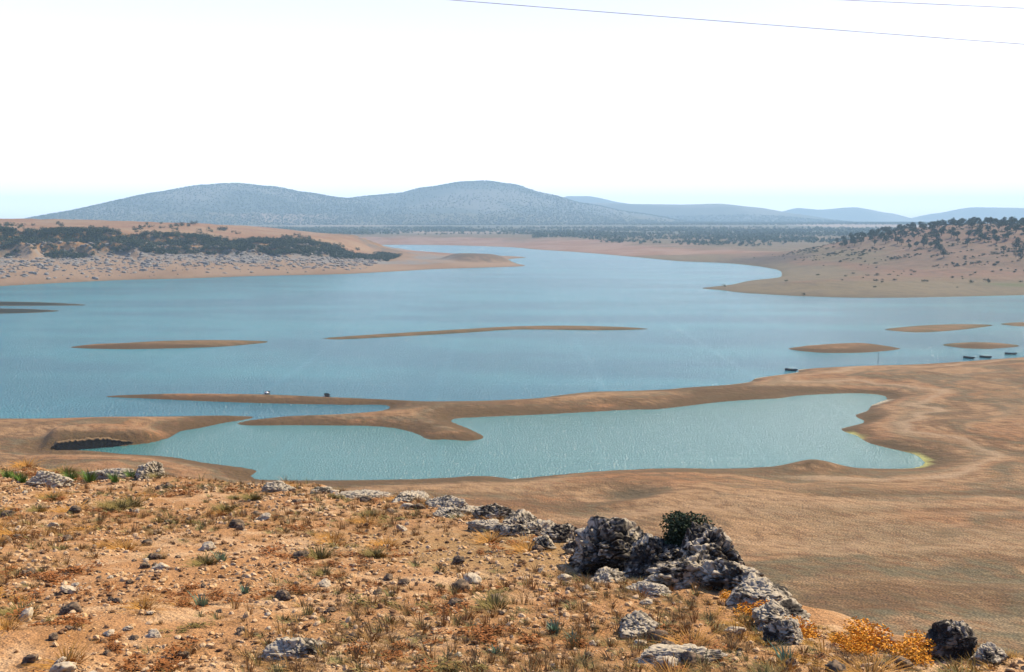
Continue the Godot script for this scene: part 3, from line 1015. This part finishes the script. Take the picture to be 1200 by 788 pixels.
func build_outcrop() -> void:
	boulder(1.0, 10.45, Vector3(1.1, 0.66, 0.8), 0.2, 41, 6, 0.5, 0.5, 0.5, "pale-topped craggy limestone block at the left end of the outcrop", 0.25)
	boulder(1.38, 10.1, Vector3(0.75, 0.60, 0.7), 1.1, 42, 6, 0.5, 0.55, 0.5, "pitted limestone block in the middle of the outcrop beside the green bush", 0.25)
	boulder(1.84, 9.8, Vector3(0.8, 0.70, 0.7), 2.2, 43, 6, 0.5, 0.55, 0.55, "tall rounded limestone block at the right end of the outcrop", 0.25)
	boulder(1.58, 9.35, Vector3(0.95, 0.44, 0.5), 0.4, 44, 6, 0.5, 0.5, 0.35, "low crusty limestone slab in front of the outcrop", 0.3)
	boulder(1.98, 9.15, Vector3(0.7, 0.46, 0.55), 2.9, 45, 5, 0.45, 0.5, 0.4, "broken limestone lump just below the right end of the outcrop", 0.3)
	boulder(2.02, 8.45, Vector3(0.75, 0.38, 0.6), 1.7, 46, 5, 0.45, 0.4, 0.2, "jagged limestone lump halfway down the crest below the outcrop", 0.3)
	boulder(2.0, 7.75, Vector3(0.55, 0.32, 0.45), 0.7, 47, 5, 0.45, 0.4, 0.2, "small jagged limestone lump on the crest above the orange tufts", 0.3)
	boulder(1.88, 7.05, Vector3(0.32, 0.27, 0.3), 2.0, 48, 5, 0.4, 0.4, 0.4, "dark-cheeked limestone lump on the crest at the foot of the rocks", 0.3)
	boulder(2.86, 6.62, Vector3(0.36, 0.31, 0.34), 0.5, 49, 6, 0.4, 0.35, 0.75, "black lone boulder at the bottom right corner", 0.2)
	boulder(3.02, 6.5, Vector3(0.34, 0.17, 0.24), 1.0, 50, 5, 0.4, 0.35, 0.5, "low dark rock touching the black lone boulder", 0.25)
	boulder(0.86, 7.25, Vector3(0.34, 0.2, 0.3), 0.6, 51, 5, 0.5, 0.4, 0.35, "craggy grey rock on the slope below the outcrop", 0.25)
	boulder(1.06, 6.5, Vector3(0.62, 0.16, 0.3), 0.2, 52, 5, 0.4, 0.35, 0.0, "pale flat slab of limestone at the bottom edge below the outcrop", 0.4)
	boulder(-1.40, 6.75, Vector3(0.42, 0.2, 0.42), 2.3, 53, 5, 0.5, 0.4, 0.15, "pale cracked limestone at the bottom edge of the bare slope", 0.4)
	boulder(-9.8, 22.0, Vector3(1.0, 0.45, 0.7), 0.3, 54, 5, 0.4, 0.4, -0.2, "pale grey boulder on the far left crest by green grass", 0.25)
	boulder(-9.4, 24.6, Vector3(1.3, 0.4, 0.7), 0.1, 55, 5, 0.4, 0.4, -0.1, "broken pale rock on the left crest behind the dry stalks", 0.25)
	boulder(-8.3, 24.0, Vector3(0.9, 0.5, 0.6), 1.4, 56, 5, 0.4, 0.4, 0.0, "upright pale rock on the left crest beside the broken one", 0.25)
	boulder(-4.6, 20.6, Vector3(0.7, 0.25, 0.5), 0.3, 57, 5, 0.4, 0.4, -0.2, "white flat rock on the crest above the lagoon shore", 0.3)
	boulder(-3.7, 20.2, Vector3(0.6, 0.16, 0.4), 0.8, 58, 5, 0.4, 0.4, 0.0, "grey flat rock on the crest right of the white one", 0.3)
	var crest := [[-2.6, 19.1, 1.1, 0.16], [-1.7, 18.0, 0.9, 0.2], [-1.05, 17.0, 0.7, 0.25], [-0.6, 15.9, 0.75, 0.28], [-0.2, 14.9, 0.6, 0.3], [0.1, 14.0, 0.65, 0.26], [0.35, 13.2, 0.55, 0.28], [0.6, 12.3, 0.45, 0.26], [0.0, 13.0, 0.5, 0.2], [-0.35, 13.6, 0.55, 0.22], [0.35, 11.6, 0.4, 0.2], [-0.9, 15.2, 0.6, 0.16], [0.75, 11.3, 0.35, 0.22], [0.9, 9.7, 0.5, 0.18], [1.2, 9.0, 0.4, 0.14]]
	crest.sort_custom(func(a, b): return a[1] > b[1])
	for i in crest.size():
		var q: Array = crest[i]
		var m := rock(700 + i, 5, Vector3(q[2] * 1.15, q[3] * 1.05, q[2] * 0.7) * 0.5, 0.5, 5, 0.45, PALE, DARK, 0.25 if i > 3 else 0.0)
		var o := place("crest_rock", m, M.rock, Vector3(q[0], slope_height(q[0], q[1]) + q[3] * 0.16, -q[1]))
		o.rotation.y = i * 1.3
		tag(o, "%s broken limestone ledge rock along the crest, counted from the white flat rock" % ["first", "second", "third", "fourth", "fifth", "sixth", "seventh", "eighth", "ninth", "tenth", "eleventh", "twelfth", "thirteenth", "fourteenth", "fifteenth"][i], "rock", "ledges along the crest")
	# the bush that grows behind the outcrop
	var b := base("green_bush", Vector3(1.66, slope_height(1.66, 10.3) + 0.12, -10.3))
	var st := SurfaceTool.new()
	st.begin(Mesh.PRIMITIVE_TRIANGLES)
	var lobes := []
	var g := RandomNumberGenerator.new()
	g.seed = 77
	for k in 9:
		var tip := Vector3(g.randf_range(-0.20, 0.20), g.randf_range(0.16, 0.40), g.randf_range(-0.15, 0.15))
		limb(st, Vector3(0, -0.05, 0), tip, 0.014, 0.005, 5)
		lobes.append([tip, g.randf_range(0.10, 0.15)])
	st.generate_normals()
	place("stems", st.commit(), M.bark, Vector3.ZERO, b)
	place("foliage", crown_mesh(78, lobes, 4200, 0.034, c3(0.028, 0.042, 0.02)), M.leaf, Vector3.ZERO, b)
	tag(b, "dense dark green bush growing out of the limestone outcrop", "bush")

func slope_spot(near_bias: float) -> Vector2:
	# a spot on the part of the slope that faces the viewpoint
	while true:
		var d := 5.0 + 24.0 * pow(rng.randf(), near_bias)
		var x := rng.randf_range(-0.56, 0.54) * d
		if beyond_crest(x, d) < 0.3 and x < 4.2:
			return Vector2(x, d)
	return Vector2.ZERO

func zone(p: Vector2) -> String:
	var side := "left" if p.x < -0.2 * p.y else ("middle" if p.x < 0.02 * p.y else "right")
	if p.y > 15.0:
		return "high near the crest, %s part of the near slope" % side
	if p.y > 9.5:
		return "halfway up the %s part of the near slope" % side
	return "at the foot of the %s part of the near slope" % side

func build_stones() -> void:
	var pale_kinds := []
	var dark_kinds := []
	for k in 4:
		pale_kinds.append(rock(800 + k, 3, Vector3(0.5, 0.36, 0.42), 0.5, 10, 0.0, c3(0.343, 0.277, 0.191), c3(0.185, 0.125, 0.0726), 0.0))
		dark_kinds.append(rock(820 + k, 3, Vector3(0.5, 0.40, 0.44), 0.5, 10, 0.0, c3(0.158, 0.106, 0.066), c3(0.0528, 0.0396, 0.0297), 0.4))
	for i in 270:
		var p := slope_spot(1.25)
		var s := 0.06 + 0.16 * pow(rng.randf(), 2.5)
		s *= 0.75 + p.y / 28.0
		var is_dark := rng.randf() < 0.62
		var at := Vector3(p.x, slope_height(p.x, p.y) + s * 0.1, -p.y)
		var o := place("dark_stone" if is_dark else "pale_stone", (dark_kinds if is_dark else pale_kinds)[i % 4], M.stone, at)
		o.transform = turned(at, Vector3(s, s * 0.8, s), 0.3)
		var label := "%s %s stone %s" % ["larger" if s > 0.13 else "small", "dark brown" if is_dark else "pale", zone(p)]
		tag(o, label, "stone", label.replace(" stone ", " stones "))
	var xf := []
	var cols := []
	for i in 26000:
		var p := slope_spot(1.3)
		if n_mid.get_noise_2d(p.x * 9.0, p.y * 9.0) < rng.randf_range(-0.5, 0.3):
			continue
		var s := (0.016 + 0.055 * pow(rng.randf(), 3.0)) * (0.7 + p.y / 20.0)
		xf.append(turned(Vector3(p.x, slope_height(p.x, p.y) + s * 0.08, -p.y), Vector3(s, s * 0.75, s), 0.4))
		var c := c3(0.38, 0.225, 0.10).lerp(c3(0.42, 0.29, 0.17), rng.randf()) if rng.randf() < 0.66 else c3(0.15, 0.08, 0.038)
		cols.append(c)
	scatter("pebbles", rock(840, 2, Vector3(0.5, 0.38, 0.42), 0.6, 9, 0.0, Color.WHITE, Color(0.7, 0.7, 0.7), 0.0), M.stone, xf, cols, "loose pebbles and clods scattered over the near slope", "pebbles")

func build_plants() -> void:
	var tufts := [tuft(901, 60, 0.085, 1.2, 0.003, 0.2), tuft(902, 26, 0.16, 0.6, 0.0025, 0.7), tuft(903, 90, 0.05, 2.2, 0.003, 0.1)]
	for k in 3:
		var xf := []
		var cols := []
		for i in [3000, 1000, 3600][k]:
			var p := slope_spot(1.2)
			var w := n_soft.get_noise_2d(p.x * 6.0, p.y * 6.0) + 0.25 * smoothstep(-1.5, 1.5, p.x) * smoothstep(14.0, 8.0, p.y)
			if w < rng.randf_range(-0.35, 0.45):
				continue
			var s := rng.randf_range(0.5, 1.25) * (0.75 + p.y / 40.0)
			xf.append(turned(Vector3(p.x, slope_height(p.x, p.y), -p.y), Vector3(s, s, s), 0.1))
			var t := rng.randf()
			var c := c3(0.277, 0.158, 0.0528).lerp(c3(0.198, 0.0924, 0.033), t) if t < 0.75 else c3(0.198, 0.165, 0.0594)
			if p.x > 1.6 and p.y < 9.0 and rng.randf() < 0.6:
				c = c3(0.383, 0.198, 0.033)
			cols.append(c)
		scatter("dry_grass", tufts[k], M.straw, xf, cols, ["short straw grass strewn over the near slope", "taller dry stalks standing on the near slope", "flat brown grass mats on the near slope"][k], "grass")
	var mats := []
	for k in 3:
		var g := RandomNumberGenerator.new()
		g.seed = 930 + k
		var lobes := []
		for j in 7:
			lobes.append([Vector3(g.randf_range(-0.16, 0.16), g.randf_range(0.0, 0.035), g.randf_range(-0.09, 0.09)), g.randf_range(0.035, 0.06)])
		mats.append(crown_mesh(940 + k, lobes, 520, 0.019, c3(1, 1, 1)))
	# cushions of dry thorn, each a plant of its own
	var cushion := [tuft(911, 240, 0.17, 1.1, 0.003, 0.8), tuft(912, 200, 0.15, 1.4, 0.003, 0.7), tuft(913, 260, 0.2, 0.9, 0.003, 0.8)]
	for kind in 3:
		var m: StandardMaterial3D = M.straw.duplicate()
		m.albedo_color = [Color(0.50, 0.31, 0.15), Color(0.62, 0.44, 0.2), Color(0.44, 0.38, 0.2)][kind]
		M["thorn%d" % kind] = m
	for i in 210:
		var p := slope_spot(1.1)
		var s := rng.randf_range(0.7, 1.5) * (0.7 + p.y / 25.0)
		var kind: int = [0, 0, 1, 0, 2][i % 5]
		var at := Vector3(p.x, slope_height(p.x, p.y), -p.y)
		var o := place("thorn_cushion", mats[i % 3] if kind == 0 or i % 4 == 1 else cushion[kind], M["thorn%d" % kind], at)
		o.transform = turned(at, Vector3(s * 1.4, s * 0.4, s * 1.1), 0.05)
		var label := "low %s thorn cushion %s" % [["russet", "straw yellow", "olive"][kind], zone(p)]
		tag(o, label, "thorn bush", label.replace("cushion", "cushions"))
	var flame: StandardMaterial3D = M.straw.duplicate()
	flame.albedo_color = Color(0.78, 0.52, 0.14)
	M.flame = flame
	var orange := [[1.98, 8.05, 1.5, "bright orange dry bush on the crest below the outcrop"], [1.80, 8.5, 1.1, "bright orange tuft tucked beneath the outcrop"], [2.10, 7.4, 1.3, "orange dry bush by the dark-cheeked rock on the crest"], [2.45, 6.95, 1.7, "tall orange dry bush between the crest rocks and the black boulder"], [2.62, 6.6, 1.5, "orange dry bush just left of the black lone boulder"], [2.25, 6.8, 1.1, "small orange tuft left of the tall orange bush"]]
	var round_lobes := [[Vector3(0, 0.06, 0), 0.07], [Vector3(0.08, 0.04, 0.03), 0.06], [Vector3(-0.08, 0.05, -0.02), 0.06], [Vector3(0.02, 0.05, 0.08), 0.05]]
	var fuzz := crown_mesh(950, round_lobes, 1300, 0.014, c3(1, 1, 1))
	for q in orange:
		var at := Vector3(q[0], slope_height(q[0], q[1]), -q[1])
		var o := place("orange_bush", fuzz, M.flame, at)
		o.transform = turned(at, Vector3(1.2, 0.75, 1.0) * q[2])
		tag(o, q[3], "dry bush")
	# living plants
	var sage: StandardMaterial3D = M.straw.duplicate()
	sage.albedo_color = Color(0.42, 0.52, 0.42)
	M.sage = sage
	var fresh: StandardMaterial3D = M.straw.duplicate()
	fresh.albedo_color = Color(0.32, 0.42, 0.16)
	M.fresh = fresh
	var green := [[-2.5, 8.3, 0.8, "grey-green thistle standing alone on the left slope"], [-0.1, 6.6, 0.5, "tiny grey-green plant at the bottom edge of the slope"], [0.3, 7.25, 0.7, "grey-green thistle on the slope below the craggy grey rock"], [0.42, 6.95, 0.6, "small grey-green plant beside the thistle below the craggy rock"], [1.74, 6.5, 0.8, "blue-green plant at the bottom edge near the crest"], [-3.0, 10.7, 0.8, "faint grey-green stalks high on the left slope"], [-2.3, 8.9, 0.6, "small grey-green plant behind the left thistle"]]
	var thistle := tuft(921, 40, 0.17, 0.7, 0.009, 0.8)
	for q in green:
		var at := Vector3(q[0], slope_height(q[0], q[1]), -q[1])
		var o := place("thistle", thistle, M.sage, at)
		o.transform = turned(at, Vector3.ONE * q[2])
		tag(o, q[3], "plant")
	var clump := tuft(922, 130, 0.34, 0.8, 0.006, 0.6)
	var tall := [[-9.9, 23.4, 1.0, "green grass clump behind the pale grey boulder on the left crest"], [-9.3, 23.0, 1.1, "green grass clump right of the pale grey boulder"], [-11.0, 23.2, 0.8, "green grass clump at the left end of the crest"], [-8.6, 22.6, 0.8, "dull green grass clump below the upright pale rock"], [-10.6, 22.6, 0.8, "low green grass clump left of the pale grey boulder"], [-11.6, 24.0, 0.9, "outermost green grass clump on the left crest"], [-8.9, 24.4, 0.9, "green grass clump between the broken and the upright pale rock"]]
	for q in tall:
		var at := Vector3(q[0], slope_height(q[0], q[1]), -q[1])
		var o := place("grass_clump", clump, M.fresh, at)
		o.transform = turned(at, Vector3.ONE * q[2])
		tag(o, q[3], "grass clump")

# ---------------------------------------------------------------- boats, pole, wires
func hull_mesh() -> ArrayMesh:
	# a carvel rowing boat 3.2 m long: outer skin, rim and inner skin
	var st := SurfaceTool.new()
	st.begin(Mesh.PRIMITIVE_TRIANGLES)
	var n := 14
	var rows := []
	for i in n + 1:
		var t := float(i) / n
		var z := (t - 0.5) * 3.2
		var half := 0.62 * sqrt(maxf(0.0, 1.0 - pow(maxf(0.0, t - 0.25) / 0.77, 2.4))) * lerpf(0.8, 1.0, smoothstep(0.0, 0.4, t))
		var sheer := 0.46 + 0.16 * pow(absf(t - 0.4) * 1.6, 2.0)
		var keel := -0.06 + 0.3 * smoothstep(0.8, 1.0, t)
		var row := []
		for q in [[-1.0, 1.0], [-0.86, 0.45], [-0.5, 0.08], [0.0, 0.0], [0.5, 0.08], [0.86, 0.45], [1.0, 1.0], [0.93, 1.0], [0.80, 0.5], [0.45, 0.16], [0.0, 0.1], [-0.45, 0.16], [-0.80, 0.5], [-0.93, 1.0], [-1.0, 1.0]]:
			row.append(Vector3(q[0] * half, lerpf(keel, sheer, q[1]), z))
		rows.append(row)
	for i in n:
		for k in 14:
			for p in [rows[i][k], rows[i + 1][k], rows[i][k + 1], rows[i][k + 1], rows[i + 1][k], rows[i + 1][k + 1]]:
				st.add_vertex(p)
	for k in range(1, 6):
		for p in [rows[0][0], rows[0][k], rows[0][k + 1]]:
			st.add_vertex(p)
	st.generate_normals()
	return st.commit()

func box(size: Vector3) -> BoxMesh:
	var b := BoxMesh.new()
	b.size = size
	return b

func rod(a: Vector3, b: Vector3, r0: float, r1: float, sides := 8) -> ArrayMesh:
	var st := SurfaceTool.new()
	st.begin(Mesh.PRIMITIVE_TRIANGLES)
	limb(st, a, b, r0, r1, sides)
	st.generate_normals()
	return st.commit()

func build_boats() -> void:
	var hull := hull_mesh()
	var spots := [[70.9, 267.9, 0.9, "black rowing boat pulled up at the notch in the spit"], [126.4, 292.2, 0.6, "leftmost of the three dark boats moored off the eastern shore"], [131.6, 293.6, 0.8, "middle one of the three dark boats moored off the eastern shore"], [141.9, 300.8, 1.1, "rightmost of the three dark boats moored off the eastern shore"], [-53.7, 231.0, 0.15, "dark boat with a white heap aboard behind the long thin spit"], [-40.0, 227.9, 0.3, "plain dark boat behind the long thin spit"]]
	for i in spots.size():
		var q: Array = spots[i]
		var b := base("rowing_boat", Vector3(q[0], -0.04, -q[1]))
		b.rotation.y = q[2]
		place("hull", hull, M.wood, Vector3.ZERO, b)
		for z in [-0.75, 0.1, 0.85]:
			place("thwart", box(Vector3(0.98 if z < 0.5 else 0.74, 0.04, 0.22)), M.wood, Vector3(0, 0.33, z), b)
		place("oar", rod(Vector3(0.30, 0.40, -1.1), Vector3(0.22, 0.46, 1.2), 0.025, 0.02), M.wood_light, Vector3.ZERO, b)
		place("oar", rod(Vector3(-0.30, 0.40, -1.0), Vector3(-0.2, 0.46, 1.2), 0.025, 0.02), M.wood_light, Vector3.ZERO, b)
		if i == 4:
			place("net_heap", rock(950, 3, Vector3(0.34, 0.30, 0.4), 0.3, 0, 0.0, c3(0.8, 0.8, 0.78), c3(0.6, 0.6, 0.6), 0.0), M.stone, Vector3(0, 0.42, 0.5), b)
		tag(b, q[3], "boat")
	var at := ground_at(95.0, 274.3)
	var p := base("marker_pole", at)
	place("shaft", rod(Vector3(0, -0.4, 0), Vector3(0.05, 3.4, 0), 0.07, 0.05), M.wood, Vector3.ZERO, p)
	tag(p, "thin upright marker pole at the water's edge on the spit", "pole")

func wire(a: Vector3, b: Vector3, sag: float, label: String) -> void:
	var st := SurfaceTool.new()
	st.begin(Mesh.PRIMITIVE_TRIANGLES)
	var n := 60
	for i in n:
		var t0 := float(i) / n
		var t1 := float(i + 1) / n
		limb(st, a.lerp(b, t0) - Vector3.UP * 4.0 * sag * t0 * (1.0 - t0) - a, a.lerp(b, t1) - Vector3.UP * 4.0 * sag * t1 * (1.0 - t1) - a, 0.005, 0.005, 5)
	st.generate_normals()
	var o := place("power_wire", st.commit(), M.wire, a)
	tag(o, label, "wire")

func build_wires() -> void:
	wire(Vector3(-25, 42.4, -12), Vector3(70, 38.8, -26), 0.5, "lower thin grey wire sloping down across the upper right sky")
	wire(Vector3(-26, 42.2, -13.2), Vector3(69, 41.6, -27.2), 0.5, "upper thin grey wire cutting the top right corner")
	for q in [[-25.5, 12.6, 42.2, 42.4, Vector3(-26, 42.2, -13.2), Vector3(-25, 42.4, -12), "west"], [69.5, 26.6, 41.6, 38.8, Vector3(69, 41.6, -27.2), Vector3(70, 38.8, -26), "east"]]:
		var foot := ground_at(q[0], q[1])
		var p := base("utility_pole", foot)
		place("post", rod(Vector3(0, -1.0, 0), Vector3(0, maxf(q[2], q[3]) + 0.4 - foot.y, 0), 0.13, 0.09, 10), M.wood_light, Vector3.ZERO, p)
		for e: Vector3 in [q[4], q[5]]:
			var away := e - foot
			place("crossarm", rod(Vector3(0, away.y - 0.12, 0), away - Vector3.UP * 0.12, 0.05, 0.05), M.wood_light, Vector3.ZERO, p)
			place("insulator", rod(away - Vector3.UP * 0.16, away + Vector3.UP * 0.02, 0.05, 0.03), M.glaze, Vector3.ZERO, p)
		tag(p, "wooden utility pole carrying the wires, beyond the %s side of the view" % q[6], "utility pole")
